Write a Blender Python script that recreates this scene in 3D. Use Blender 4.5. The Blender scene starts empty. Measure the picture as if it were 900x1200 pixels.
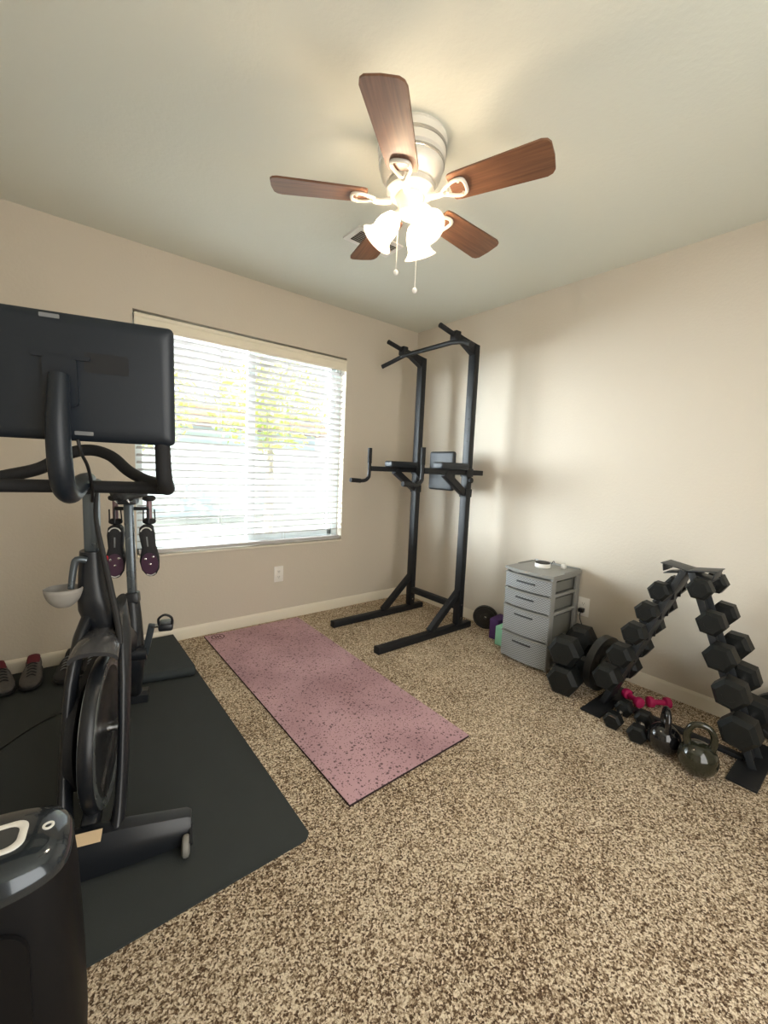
import bpy, bmesh, math, random
from mathutils import Vector, Matrix, Euler
random.seed(7)
PI = math.pi
sc = bpy.context.scene
COL = sc.collection

# ------------------------------------------------------------------ camera
H = 2.44
cam = bpy.data.objects.new('camera', bpy.data.cameras.new('camera'))
COL.objects.link(cam)
R0 = (0.7809374870492984, -0.6231373804138393, 0.04285377990452254)
R1 = (0.031595903521980016, 0.10793180918915397, 0.9936560891202681)
R2 = (0.623809538402353, 0.7746292853334003, -0.10397658439335729)
m = Matrix(((R0[0], R1[0], -R2[0], -2.67737), (R0[1], R1[1], -R2[1], -2.93874), (R0[2], R1[2], -R2[2], 1.20161), (0, 0, 0, 1)))
cam.matrix_world = m
cam.data.sensor_fit = 'VERTICAL'
cam.data.sensor_height = 36
cam.data.lens = 490.68 / 1200 * 36
cam.data.clip_start = 0.02
sc.camera = cam

# ------------------------------------------------------------------ world, sun, daylight, exposure
w = bpy.data.worlds.new('world'); sc.world = w; w.use_nodes = True
bg = w.node_tree.nodes['Background']
bg.inputs[1].default_value = 1.0
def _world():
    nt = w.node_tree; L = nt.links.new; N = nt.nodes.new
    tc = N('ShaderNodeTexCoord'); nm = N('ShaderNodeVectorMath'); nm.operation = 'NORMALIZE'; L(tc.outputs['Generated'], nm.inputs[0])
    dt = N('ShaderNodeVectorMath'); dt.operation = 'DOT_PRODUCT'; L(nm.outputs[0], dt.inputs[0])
    dt.inputs[1].default_value = Vector((-.78, .58, .16)).normalized()      # glow lobe added in the unseen sky to light the right wall
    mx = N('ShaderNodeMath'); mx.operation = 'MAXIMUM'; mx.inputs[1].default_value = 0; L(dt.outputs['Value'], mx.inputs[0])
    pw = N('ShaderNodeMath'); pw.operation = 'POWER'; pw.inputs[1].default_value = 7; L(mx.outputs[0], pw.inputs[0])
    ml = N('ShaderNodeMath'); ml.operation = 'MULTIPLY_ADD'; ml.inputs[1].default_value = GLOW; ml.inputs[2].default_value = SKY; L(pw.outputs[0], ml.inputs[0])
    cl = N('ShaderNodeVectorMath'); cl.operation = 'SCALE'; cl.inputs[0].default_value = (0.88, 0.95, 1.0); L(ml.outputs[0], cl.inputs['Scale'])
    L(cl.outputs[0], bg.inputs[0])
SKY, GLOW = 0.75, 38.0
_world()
sun = bpy.data.objects.new('sun', bpy.data.lights.new('sun', 'SUN'))
sun.data.energy = 2.6; sun.data.angle = 0.02; sun.data.color = (1, 0.97, 0.9)
sun.rotation_euler = Euler((math.radians(48), 0, math.radians(12)))   # from behind the house, over the roof
COL.objects.link(sun)
portal = bpy.data.objects.new('window_portal', bpy.data.lights.new('window_portal', 'AREA'))
portal.data.shape = 'RECTANGLE'; portal.data.size = 1.5; portal.data.size_y = 1.49
portal.location = (-1.513, 0.125, 1.323); portal.rotation_euler = (-PI / 2, 0, 0)
portal.data.cycles.is_portal = True
COL.objects.link(portal)
# added fill lamp at the back wall, standing in for an assumed doorway
fill = bpy.data.objects.new('hall_light', bpy.data.lights.new('hall_light', 'AREA'))
fill.data.shape = 'RECTANGLE'; fill.data.size = 1.5; fill.data.size_y = 2.1; fill.data.energy = 17; fill.data.color = (0.98, 0.97, 0.93)
fill.location = (-1.9, -3.66, 1.25); fill.rotation_euler = (PI / 2, 0, 0)
COL.objects.link(fill)
BULB = 105.0
vs = sc.view_settings
sc.display_settings.display_device = 'sRGB'
vs.view_transform = 'Standard'; vs.look = 'None'; vs.gamma = 1; vs.exposure = 1.38
vs.use_curve_mapping = False
sc.cycles.max_bounces = 10; sc.cycles.diffuse_bounces = 6; sc.cycles.transparent_max_bounces = 16
sc.cycles.use_denoising = True
sc.cycles.sample_clamp_indirect = 8

# ------------------------------------------------------------------ materials
def S(r, g, b):   # sRGB 0-255 to linear
    return tuple(((c / 255) / 12.92 if c <= 10 else (((c / 255) + 0.055) / 1.055) ** 2.4) for c in (r, g, b)) + (1,)

def mat(name, col, rough=0.5, metal=0.0, bump=0, bscale=200, coat=0, var=0, spec=0.5, vscale=12):
    M = bpy.data.materials.new(name); M.use_nodes = True
    nt = M.node_tree; p = nt.nodes['Principled BSDF']
    p.inputs['Base Color'].default_value = col
    p.inputs['Roughness'].default_value = rough
    p.inputs['Metallic'].default_value = metal
    p.inputs['Specular IOR Level'].default_value = spec
    if coat: p.inputs['Coat Weight'].default_value = coat
    tc = nt.nodes.new('ShaderNodeTexCoord')
    nz = nt.nodes.new('ShaderNodeTexNoise'); nz.inputs['Scale'].default_value = vscale; nz.inputs['Detail'].default_value = 4
    nt.links.new(tc.outputs['Object'], nz.inputs['Vector'])
    mr = nt.nodes.new('ShaderNodeMapRange')
    mr.inputs['To Min'].default_value = max(0, rough - 0.05); mr.inputs['To Max'].default_value = min(1, rough + 0.05)
    nt.links.new(nz.outputs['Fac'], mr.inputs['Value']); nt.links.new(mr.outputs[0], p.inputs['Roughness'])
    if var:
        mx = nt.nodes.new('ShaderNodeMix'); mx.data_type = 'RGBA'
        mx.inputs[6].default_value = tuple(c * (1 - var) for c in col[:3]) + (1,)
        mx.inputs[7].default_value = tuple(min(1, c * (1 + var)) for c in col[:3]) + (1,)
        nt.links.new(nz.outputs['Fac'], mx.inputs[0]); nt.links.new(mx.outputs[2], p.inputs['Base Color'])
    if bump:
        n2 = nt.nodes.new('ShaderNodeTexNoise'); n2.inputs['Scale'].default_value = bscale; n2.inputs['Detail'].default_value = 3
        nt.links.new(tc.outputs['Object'], n2.inputs['Vector'])
        b = nt.nodes.new('ShaderNodeBump'); b.inputs['Strength'].default_value = bump; b.inputs['Distance'].default_value = 0.003
        nt.links.new(n2.outputs['Fac'], b.inputs['Height']); nt.links.new(b.outputs[0], p.inputs['Normal'])
    return M

def carpet_mat():
    M = bpy.data.materials.new('frieze_carpet'); M.use_nodes = True
    nt = M.node_tree; p = nt.nodes['Principled BSDF']; L = nt.links.new
    p.inputs['Roughness'].default_value = 1; p.inputs['Specular IOR Level'].default_value = 0.1
    tc = nt.nodes.new('ShaderNodeTexCoord')
    wn = nt.nodes.new('ShaderNodeTexNoise'); wn.inputs['Scale'].default_value = 140; L(tc.outputs['Object'], wn.inputs['Vector'])
    ad = nt.nodes.new('ShaderNodeMix'); ad.data_type = 'RGBA'; ad.blend_type = 'LINEAR_LIGHT'; ad.inputs[0].default_value = 0.006
    L(tc.outputs['Object'], ad.inputs[6]); L(wn.outputs['Color'], ad.inputs[7])
    vo = nt.nodes.new('ShaderNodeTexVoronoi'); vo.inputs['Scale'].default_value = 200; L(ad.outputs[2], vo.inputs['Vector'])
    n1 = nt.nodes.new('ShaderNodeTexNoise'); n1.inputs['Scale'].default_value = 180; n1.inputs['Detail'].default_value = 5; n1.inputs['Roughness'].default_value = 0.7
    L(tc.outputs['Object'], n1.inputs['Vector'])
    sp = nt.nodes.new('ShaderNodeSeparateColor'); L(vo.outputs['Color'], sp.inputs[0])
    mx = nt.nodes.new('ShaderNodeMix'); mx.inputs[0].default_value = 0.50
    L(sp.outputs[0], mx.inputs[2])
    mr = nt.nodes.new('ShaderNodeMapRange'); mr.inputs['From Min'].default_value = 0.3; mr.inputs['From Max'].default_value = 0.7
    L(n1.outputs['Fac'], mr.inputs[0]); L(mr.outputs[0], mx.inputs[3])
    # slow traffic and pile-direction variation
    n3 = nt.nodes.new('ShaderNodeTexNoise'); n3.inputs['Scale'].default_value = 3.0; L(tc.outputs['Object'], n3.inputs['Vector'])
    m3 = nt.nodes.new('ShaderNodeMapRange'); m3.inputs['To Min'].default_value = -0.10; m3.inputs['To Max'].default_value = 0.10
    L(n3.outputs['Fac'], m3.inputs[0])
    sm = nt.nodes.new('ShaderNodeMath'); sm.operation = 'ADD'; L(mx.outputs[0], sm.inputs[0]); L(m3.outputs[0], sm.inputs[1])
    cr = nt.nodes.new('ShaderNodeValToRGB'); e = cr.color_ramp.elements
    e[0].position = 0.26; e[0].color = S(78, 60, 46)
    e[1].position = 0.74; e[1].color = S(244, 230, 206)
    a = cr.color_ramp.elements.new(0.40); a.color = S(128, 106, 84)
    a = cr.color_ramp.elements.new(0.53); a.color = S(194, 173, 144)
    L(sm.outputs[0], cr.inputs[0]); L(cr.outputs[0], p.inputs['Base Color'])
    b = nt.nodes.new('ShaderNodeBump'); b.inputs['Strength'].default_value = 0.9; b.inputs['Distance'].default_value = 0.008
    L(n1.outputs['Fac'], b.inputs['Height']); L(b.outputs[0], p.inputs['Normal'])
    return M

def speckle_mat(name, base, chip, var):
    M = bpy.data.materials.new(name); M.use_nodes = True
    nt = M.node_tree; p = nt.nodes['Principled BSDF']; L = nt.links.new
    p.inputs['Roughness'].default_value = 0.75
    tc = nt.nodes.new('ShaderNodeTexCoord')
    def chips(scale, thr, seed):
        mp = nt.nodes.new('ShaderNodeMapping'); mp.inputs['Location'].default_value = (seed, seed * 2, 0); L(tc.outputs['Object'], mp.inputs[0])
        vo = nt.nodes.new('ShaderNodeTexVoronoi'); vo.inputs['Scale'].default_value = scale; L(mp.outputs[0], vo.inputs['Vector'])
        sp = nt.nodes.new('ShaderNodeSeparateColor'); L(vo.outputs['Color'], sp.inputs[0])
        # radius depends on the cell's random value; most cells have none
        mr = nt.nodes.new('ShaderNodeMapRange'); mr.inputs['From Min'].default_value = thr; mr.inputs['From Max'].default_value = 1
        mr.inputs['To Min'].default_value = 0.0; mr.inputs['To Max'].default_value = 0.48; L(sp.outputs[0], mr.inputs[0])
        lt = nt.nodes.new('ShaderNodeMath'); lt.operation = 'LESS_THAN'; L(vo.outputs['Distance'], lt.inputs[0]); L(mr.outputs[0], lt.inputs[1])
        return lt
    a = chips(75, 0.45, 0.3); b = chips(150, 0.35, 1.7)
    mxx = nt.nodes.new('ShaderNodeMath'); mxx.operation = 'MAXIMUM'; L(a.outputs[0], mxx.inputs[0]); L(b.outputs[0], mxx.inputs[1])
    nz = nt.nodes.new('ShaderNodeTexNoise'); nz.inputs['Scale'].default_value = 2.4; nz.inputs['Detail'].default_value = 2; L(tc.outputs['Object'], nz.inputs['Vector'])
    c1 = nt.nodes.new('ShaderNodeMix'); c1.data_type = 'RGBA'; c1.inputs[6].default_value = base; c1.inputs[7].default_value = var
    mr = nt.nodes.new('ShaderNodeMapRange'); mr.inputs['From Min'].default_value = 0.38; mr.inputs['From Max'].default_value = 0.66; L(nz.outputs['Fac'], mr.inputs[0]); L(mr.outputs[0], c1.inputs[0])
    c2 = nt.nodes.new('ShaderNodeMix'); c2.data_type = 'RGBA'; L(c1.outputs[2], c2.inputs[6]); c2.inputs[7].default_value = chip
    sc_ = nt.nodes.new('ShaderNodeMath'); sc_.operation = 'MULTIPLY'; sc_.inputs[1].default_value = 0.8; L(mxx.outputs[0], sc_.inputs[0])
    L(sc_.outputs[0], c2.inputs[0]); L(c2.outputs[2], p.inputs['Base Color'])
    return M

def weave_mat(name, base, dark):
    M = bpy.data.materials.new(name); M.use_nodes = True
    nt = M.node_tree; p = nt.nodes['Principled BSDF']; L = nt.links.new
    p.inputs['Roughness'].default_value = 0.45
    tc = nt.nodes.new('ShaderNodeTexCoord')
    sx = nt.nodes.new('ShaderNodeSeparateXYZ'); L(tc.outputs['Object'], sx.inputs[0])
    def wave(idx, f, ph=0):
        mu = nt.nodes.new('ShaderNodeMath'); mu.operation = 'MULTIPLY_ADD'; mu.inputs[1].default_value = f; mu.inputs[2].default_value = ph
        L(sx.outputs[idx], mu.inputs[0])
        s = nt.nodes.new('ShaderNodeMath'); s.operation = 'SINE'; L(mu.outputs[0], s.inputs[0]); return s
    a = wave(1, 300); b = wave(2, 420)
    mu = nt.nodes.new('ShaderNodeMath'); mu.operation = 'MULTIPLY'; L(a.outputs[0], mu.inputs[0]); L(b.outputs[0], mu.inputs[1])
    mr = nt.nodes.new('ShaderNodeMapRange'); mr.inputs['From Min'].default_value = -1; mr.inputs['From Max'].default_value = 1; L(mu.outputs[0], mr.inputs[0])
    mx = nt.nodes.new('ShaderNodeMix'); mx.data_type = 'RGBA'; mx.inputs[6].default_value = dark; mx.inputs[7].default_value = base
    L(mr.outputs[0], mx.inputs[0]); L(mx.outputs[2], p.inputs['Base Color'])
    bp = nt.nodes.new('ShaderNodeBump'); bp.inputs['Strength'].default_value = 0.6; bp.inputs['Distance'].default_value = 0.002
    L(mr.outputs[0], bp.inputs['Height']); L(bp.outputs[0], p.inputs['Normal'])
    return M

def wood_mat(name, c1, c2):
    M = bpy.data.materials.new(name); M.use_nodes = True
    nt = M.node_tree; p = nt.nodes['Principled BSDF']; L = nt.links.new
    p.inputs['Roughness'].default_value = 0.42
    tc = nt.nodes.new('ShaderNodeTexCoord'); mp = nt.nodes.new('ShaderNodeMapping'); mp.inputs['Scale'].default_value = (3, 60, 20)
    L(tc.outputs['Object'], mp.inputs[0])
    nz = nt.nodes.new('ShaderNodeTexNoise'); nz.inputs['Scale'].default_value = 1.6; nz.inputs['Detail'].default_value = 6; nz.inputs['Distortion'].default_value = 0.6
    L(mp.outputs[0], nz.inputs['Vector'])
    cr = nt.nodes.new('ShaderNodeValToRGB'); cr.color_ramp.elements[0].position = 0.3; cr.color_ramp.elements[1].position = 0.7
    cr.color_ramp.elements[0].color = c1; cr.color_ramp.elements[1].color = c2
    L(nz.outputs['Fac'], cr.inputs[0]); L(cr.outputs[0], p.inputs['Base Color'])
    return M

def glass_mat(name, tint, trans=0.9, rough=0.02):
    M = bpy.data.materials.new(name); M.use_nodes = True
    nt = M.node_tree; nt.nodes.clear(); L = nt.links.new
    o = nt.nodes.new('ShaderNodeOutputMaterial'); t = nt.nodes.new('ShaderNodeBsdfTransparent'); t.inputs[0].default_value = tint
    g = nt.nodes.new('ShaderNodeBsdfGlossy'); g.inputs['Roughness'].default_value = rough
    mx = nt.nodes.new('ShaderNodeMixShader'); mx.inputs[0].default_value = 1 - trans
    L(t.outputs[0], mx.inputs[1]); L(g.outputs[0], mx.inputs[2]); L(mx.outputs[0], o.inputs[0])
    return M

def emis_mat(name, col, st):
    M = bpy.data.materials.new(name); M.use_nodes = True
    p = M.node_tree.nodes['Principled BSDF']
    p.inputs['Base Color'].default_value = col
    p.inputs['Emission Color'].default_value = col; p.inputs['Emission Strength'].default_value = st
    return M

def shade_mat():
    M = bpy.data.materials.new('frosted_shade_glass'); M.use_nodes = True
    nt = M.node_tree; nt.nodes.clear(); L = nt.links.new
    o = nt.nodes.new('ShaderNodeOutputMaterial')
    t = nt.nodes.new('ShaderNodeBsdfTransparent'); t.inputs[0].default_value = (1, .97, .93, 1)
    tr = nt.nodes.new('ShaderNodeBsdfTranslucent'); tr.inputs[0].default_value = (.95, .93, .9, 1)
    df = nt.nodes.new('ShaderNodeBsdfPrincipled'); df.inputs['Base Color'].default_value = (.9, .89, .87, 1); df.inputs['Roughness'].default_value = .3
    a = nt.nodes.new('ShaderNodeMixShader'); a.inputs[0].default_value = .35; L(tr.outputs[0], a.inputs[1]); L(df.outputs[0], a.inputs[2])
    b = nt.nodes.new('ShaderNodeMixShader'); b.inputs[0].default_value = .52; L(t.outputs[0], b.inputs[1]); L(a.outputs[0], b.inputs[2])
    L(b.outputs[0], o.inputs[0])
    return M

def slat_mat():
    M = bpy.data.materials.new('blind_slat_white'); M.use_nodes = True
    nt = M.node_tree; p = nt.nodes['Principled BSDF']; L = nt.links.new
    p.inputs['Base Color'].default_value = S(190, 186, 184); p.inputs['Roughness'].default_value = .45
    tr = nt.nodes.new('ShaderNodeBsdfTranslucent'); tr.inputs[0].default_value = S(236, 234, 222)
    mx = nt.nodes.new('ShaderNodeMixShader'); mx.inputs[0].default_value = .04
    L(p.outputs[0], mx.inputs[1]); L(tr.outputs[0], mx.inputs[2])
    L(mx.outputs[0], nt.nodes['Material Output'].inputs[0])
    return M

WALL = mat('wall_paint_beige', S(203, 194, 179), 0.85, bump=0.35, bscale=70)
CEIL = mat('ceiling_paint', S(217, 219, 208), 0.9, bump=0.3, bscale=60)
TRIM = mat('trim_paint_cream', S(226, 218, 200), 0.45)
CARPET = carpet_mat()
BLKMAT = mat('black_rubber_mat', S(52, 56, 56), 0.8, bump=0.3, bscale=400, var=.12, spec=.3)
BLKMAT2 = mat('black_foam_mat', S(48, 54, 56), 0.72, bump=0.3, bscale=300, var=.15, spec=.3)
PINK = speckle_mat('rose_speckled_rubber', S(190, 154, 162), S(74, 48, 56), S(164, 128, 136))
EDGE = mat('dark_rubber_edge', S(40, 22, 26), 0.8)
STEEL = mat('black_powder_coat', S(21, 23, 27), 0.5, bump=.1, bscale=600, spec=.4)
STEEL2 = mat('gunmetal_powder_coat', S(50, 53, 56), 0.45, metal=.2)
GRIP = mat('black_foam_grip', S(20, 21, 24), 0.75, bump=.3, bscale=500)
VINYL = mat('black_vinyl_pad', S(28, 33, 39), 0.5, bump=.15, bscale=300)
RUBBER = mat('hex_rubber', S(17, 20, 20), 0.5, bump=.12, bscale=300, var=.1, spec=.35)
CHROME = mat('chrome', (.75, .75, .76, 1), 0.16, metal=1)
IRON = mat('cast_iron_black', S(40, 41, 41), 0.4, metal=.1, bump=.15, bscale=200)
OLIVE = mat('kettlebell_olive_enamel', S(34, 35, 24), 0.16, coat=.6)
BLKGLOSS = mat('gloss_black_enamel', S(20, 20, 22), 0.14, coat=.5)
PLGREY = mat('grey_plastic_frame', S(138, 138, 134), 0.42)
PLWEAVE = weave_mat('grey_weave_plastic', S(168, 170, 170), S(96, 100, 104))
PLDARK = mat('dark_grey_plastic', S(52, 54, 56), 0.5)
PURPLE = mat('purple_foam', S(74, 44, 100), 0.8, bump=.2, bscale=300)
MINT = mat('mint_foam', S(148, 210, 180), 0.75, bump=.1, bscale=300)
MAGENTA = mat('magenta_neoprene', S(190, 30, 92), 0.5)
WHITE = mat('white_plastic', S(232, 230, 224), 0.35)
OUTLET = mat('outlet_plastic_white', S(236, 232, 224), 0.35)
SLOT = mat('slot_dark', S(40, 38, 36), 0.6)
TABLET = mat('tablet_back_plastic', S(18, 27, 37), 0.42, bump=.08, bscale=500)
SCREEN = mat('screen_glass', S(10, 10, 12), 0.08)
BIKE = mat('bike_matte_black', S(26, 29, 34), 0.36, bump=.05, bscale=500)
BIKEG = mat('bike_gloss_shield', S(84, 84, 86), 0.22, metal=.35, coat=.4)
SILVER = mat('brushed_silver', S(150, 156, 160), 0.28, metal=.8)
DSILVER = mat('dark_alloy_post', S(92, 100, 106), 0.28, metal=.6)
CLEARP = glass_mat('smoky_clear_plastic', (.70, .68, .64, 1), .75, .5)
LABELP = mat('tan_label_paper', S(208, 184, 150), 0.6)
LABELG = mat('grey_label', S(120, 122, 124), 0.5)
RED = mat('red_plastic', S(205, 40, 52), 0.4)
PURPSOLE = mat('purple_carbon_sole', S(72, 46, 66), 0.3)
SHOEBLK = mat('black_shoe_mesh', S(30, 30, 33), 0.7, bump=.4, bscale=200)
SHOEGREY = mat('grey_shoe_knit', S(84, 80, 78), 0.85, bump=.6, bscale=120, var=.25, vscale=60)
MAROON = mat('maroon_lining', S(96, 26, 40), 0.85)
FANWHITE = mat('fan_white_metal', S(226, 222, 212), 0.3, metal=.15)
FANBAND = mat('fan_brushed_nickel_band', S(176, 172, 164), 0.3, metal=.6)
WOOD = wood_mat('walnut_blade', S(94, 62, 44), S(124, 86, 62))
WOODP = mat('blade_edge', S(80, 50, 34), .5)
SHADE = shade_mat()
BULBM = emis_mat('lamp_bulb', (1.0, .84, .64, 1), BULB)
SLAT = slat_mat()
VAL = mat('valance_cream', S(232, 224, 204), 0.5)
CORD = mat('white_cord', S(200, 200, 190), 0.7)
BLKCORD = mat('black_cord', S(18, 18, 20), 0.5)
VINYLF = mat('window_vinyl_white', S(226, 236, 238), 0.4)
GLASS = glass_mat('window_glass', (.96, .98, .98, 1), .95)
PURB = mat('purifier_black_plastic', S(10, 10, 13), 0.55, bump=.05, bscale=600, spec=.25)
PURT = mat('purifier_gloss_top', S(52, 58, 64), 0.16, metal=.5, coat=.6)
PURD = mat('purifier_display', S(60, 62, 64), 0.1)
CONC = mat('sunlit_concrete', S(150, 148, 142), .9, var=.06)
STUCCO = mat('neighbour_stucco', S(206, 220, 228), .9, var=.05)
LEAF = mat('leaf_yellow_green', S(186, 198, 112), .6, var=.25, vscale=3)
BARK = mat('bark', S(176, 166, 150), .9, bump=.5, bscale=40)
LOGO = mat('mat_logo_ink', S(84, 52, 62), .7)

# ------------------------------------------------------------------ mesh helpers
class MB:
    def __init__(s): s.bm = bmesh.new()
    def _merge(s, o, mtx=None):
        if mtx is not None: bmesh.ops.transform(o, matrix=mtx, verts=o.verts)
        me = bpy.data.meshes.new('t'); o.to_mesh(me); o.free(); s.bm.from_mesh(me); bpy.data.meshes.remove(me)
        return s
    def box(s, c, d, bev=0.0, rot=(0, 0, 0), seg=2):
        o = bmesh.new(); bmesh.ops.create_cube(o, size=1)
        bmesh.ops.scale(o, vec=d, verts=o.verts)
        if bev: bmesh.ops.bevel(o, geom=o.edges[:], offset=bev, segments=seg, affect='EDGES', profile=.5)
        return s._merge(o, Matrix.Translation(c) @ Euler(rot).to_matrix().to_4x4())
    def beam(s, p, q, wx, wz, bev=.003, up=(0, 0, 1), ext=0):     # rectangular bar from p to q
        p = Vector(p); q = Vector(q); d = (q - p); L = d.length; d.normalize()
        u = Vector(up)
        if abs(d.dot(u)) > .98: u = Vector((1, 0, 0))
        x = d.cross(u).normalized(); z = x.cross(d)
        o = bmesh.new(); bmesh.ops.create_cube(o, size=1); bmesh.ops.scale(o, vec=(wx, L + 2 * ext, wz), verts=o.verts)
        if bev: bmesh.ops.bevel(o, geom=o.edges[:], offset=bev, segments=2, affect='EDGES', profile=.5)
        M4 = Matrix((x, d, z)).transposed().to_4x4(); M4.translation = (p + q) / 2
        return s._merge(o, M4)
    def cyl(s, p, q, r, r2=None, seg=20):
        return s.tube([p, q], [r, r if r2 is None else r2], seg)
    def tube(s, path, r, seg=12, closed=False, flat=1.0, smooth=0):
        P = [Vector(v) for v in path]
        if smooth: P, r = catmull(P, r, smooth, closed)
        n = len(P)
        if not isinstance(r, (list, tuple)): r = [r] * n
        T = []
        for i in range(n):
            if closed: t = P[(i + 1) % n] - P[i - 1]
            else: t = P[min(i + 1, n - 1)] - P[max(i - 1, 0)]
            T.append(t.normalized())
        u = Vector((0, 0, 1)) if abs(T[0].z) < .9 else Vector((1, 0, 0))
        N = (u - T[0] * u.dot(T[0])).normalized()
        rings = []
        for i in range(n):
            N = (N - T[i] * N.dot(T[i])).normalized(); B = T[i].cross(N)
            rings.append([s.bm.verts.new(P[i] + (N * math.cos(a) * flat + B * math.sin(a)) * r[i]) for a in [2 * PI * k / seg for k in range(seg)]])
        for i in range(n if closed else n - 1):
            A, B2 = rings[i], rings[(i + 1) % n]
            for k in range(seg):
                s.bm.faces.new((A[k], A[(k + 1) % seg], B2[(k + 1) % seg], B2[k]))
        if not closed:
            s.bm.faces.new(rings[0][::-1]); s.bm.faces.new(rings[-1])
        return s
    def loft(s, rings, cap=True, closed=False):
        V = [[s.bm.verts.new(v) for v in r] for r in rings]; n = len(V[0])
        for i in range(len(V) - (0 if closed else 1)):
            A, B = V[i], V[(i + 1) % len(V)]
            for k in range(n): s.bm.faces.new((A[k], A[(k + 1) % n], B[(k + 1) % n], B[k]))
        if cap and not closed: s.bm.faces.new(V[0][::-1]); s.bm.faces.new(V[-1])
        return s
    def lathe(s, prof, seg=32, org=(0, 0, 0), axis=(0, 0, 1), closed_prof=False):
        ax = Vector(axis).normalized(); q = Vector((0, 0, 1)).rotation_difference(ax); O = Vector(org)
        rings = []
        for r, z in prof:
            rings.append([O + q @ Vector((max(r, 1e-4) * math.cos(a), max(r, 1e-4) * math.sin(a), z)) for a in [2 * PI * k / seg for k in range(seg)]])
        if closed_prof: return s.loft(rings, closed=True)
        return s.loft(rings, cap=True)
    def prism(s, pts, d0, d1, mtx=None):     # polygon in local XY, extruded along Z
        o = bmesh.new()
        a = [o.verts.new((x, y, d0)) for x, y in pts]; b = [o.verts.new((x, y, d1)) for x, y in pts]; n = len(pts)
        o.faces.new(a[::-1]); o.faces.new(b)
        for k in range(n): o.faces.new((a[k], a[(k + 1) % n], b[(k + 1) % n], b[k]))
        return s._merge(o, mtx)
    def ball(s, c, r, sc=(1, 1, 1), seg=20):
        o = bmesh.new(); bmesh.ops.create_uvsphere(o, u_segments=seg, v_segments=max(8, seg // 2), radius=r)
        bmesh.ops.scale(o, vec=sc, verts=o.verts)
        return s._merge(o, Matrix.Translation(c))
    def build(s, name, material, parent=None, ang=35):
        bmesh.ops.recalc_face_normals(s.bm, faces=s.bm.faces)
        me = bpy.data.meshes.new(name); s.bm.to_mesh(me); s.bm.free()
        me.materials.append(material)
        me.shade_smooth(); me.set_sharp_from_angle(angle=math.radians(ang))
        o = bpy.data.objects.new(name, me); COL.objects.link(o)
        if parent: o.parent = parent
        return o

def catmull(P, r, k, closed=False):
    n = len(P); out = []; ro = []
    if not isinstance(r, (list, tuple)): r = [r] * n
    rng = range(n if closed else n - 1)
    for i in rng:
        g = (lambda j: P[j % n]) if closed else (lambda j: P[max(0, min(n - 1, j))])
        p0, p1, p2, p3 = g(i - 1), g(i), g(i + 1), g(i + 2)
        for t in range(k):
            u = t / k
            out.append(.5 * ((2 * p1) + (p2 - p0) * u + (2 * p0 - 5 * p1 + 4 * p2 - p3) * u * u + (3 * p1 - p0 - 3 * p2 + p3) * u ** 3))
            ro.append(r[i] * (1 - u) + r[(i + 1) % n] * u)
    if not closed: out.append(P[-1]); ro.append(r[-1])
    return out, ro

def tag(o, label=None, cat=None, group=None, kind=None):
    if label: o['label'] = label
    if cat: o['category'] = cat
    if group: o['group'] = group
    if kind: o['kind'] = kind
    return o
def thing(name, label, cat, loc=(0, 0, 0), rz=0, group=None, rot=None):
    o = bpy.data.objects.new(name, None); COL.objects.link(o); o.empty_display_size = .05
    o.location = loc; o.rotation_euler = rot if rot else (0, 0, rz)
    return tag(o, label, cat, group)
def dup(root, loc, rot, label, group=None):
    r = root.copy(); COL.objects.link(r); r.location = loc; r.rotation_euler = rot; r['label'] = label
    if group: r['group'] = group
    for ch in list(root.children):
        c = ch.copy(); COL.objects.link(c); c.parent = r
        for g in list(ch.children):
            d = g.copy(); COL.objects.link(d); d.parent = c
    return r
def struct(name, mb, m_, parent=None):
    o = mb.build(name, m_, parent)
    if not parent: o['kind'] = 'structure'
    return o
def rrect(wd, hg, r, n=5):
    pts = []
    for cx, cy, a0 in ((wd / 2 - r, hg / 2 - r, 0), (-wd / 2 + r, hg / 2 - r, 90), (-wd / 2 + r, -hg / 2 + r, 180), (wd / 2 - r, -hg / 2 + r, 270)):
        for k in range(n + 1):
            a = math.radians(a0 + 90 * k / n); pts.append((cx + r * math.cos(a), cy + r * math.sin(a)))
    return pts

# ------------------------------------------------------------------ room shell
XL, YB = -3.45, -3.70
WL, WR, WT, WB = -2.262, -0.764, 2.068, 0.579
T = 0.14
struct('floor', MB().box(((XL) / 2, YB / 2, -.05), (-XL + .3, -YB + .3, .1)), CARPET)
struct('ceiling', MB().box(((XL) / 2, YB / 2, H + .06), (-XL + .3, -YB + .3, .12)), CEIL)
wm = MB()
wm.box(((XL + WL) / 2, T / 2, H / 2), (WL - XL, T, H)).box((WR / 2, T / 2, H / 2), (-WR, T, H))
wm.box(((WL + WR) / 2, T / 2, (WT + H) / 2), (WR - WL, T, H - WT)).box(((WL + WR) / 2, T / 2, WB / 2), (WR - WL, T, WB))
struct('wall_window', wm, WALL)
struct('wall_right', MB().box((T / 2, YB / 2, H / 2), (T, -YB + .28, H)), WALL)
struct('wall_left', MB().box((XL - T / 2, YB / 2, H / 2), (T, -YB + .28, H)), WALL)
struct('wall_back', MB().box((XL / 2, YB - T / 2, H / 2), (-XL, T, H)), WALL)
BP = [(0, 0), (.013, 0), (.013, .062), (.010, .072), (.005, .080), (0, .080)]
def baseboard(name, p, q, nrm):
    p = Vector(p); q = Vector(q); n = Vector(nrm); mb = MB()
    mb.loft([[a + n * x + Vector((0, 0, z)) for x, z in BP] for a in (p, q)])
    struct(name, mb, TRIM)
baseboard('baseboard_window', (XL, 0, 0), (-.013, 0, 0), (0, -1, 0))
baseboard('baseboard_right', (0, 0, 0), (0, YB, 0), (-1, 0, 0))
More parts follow.
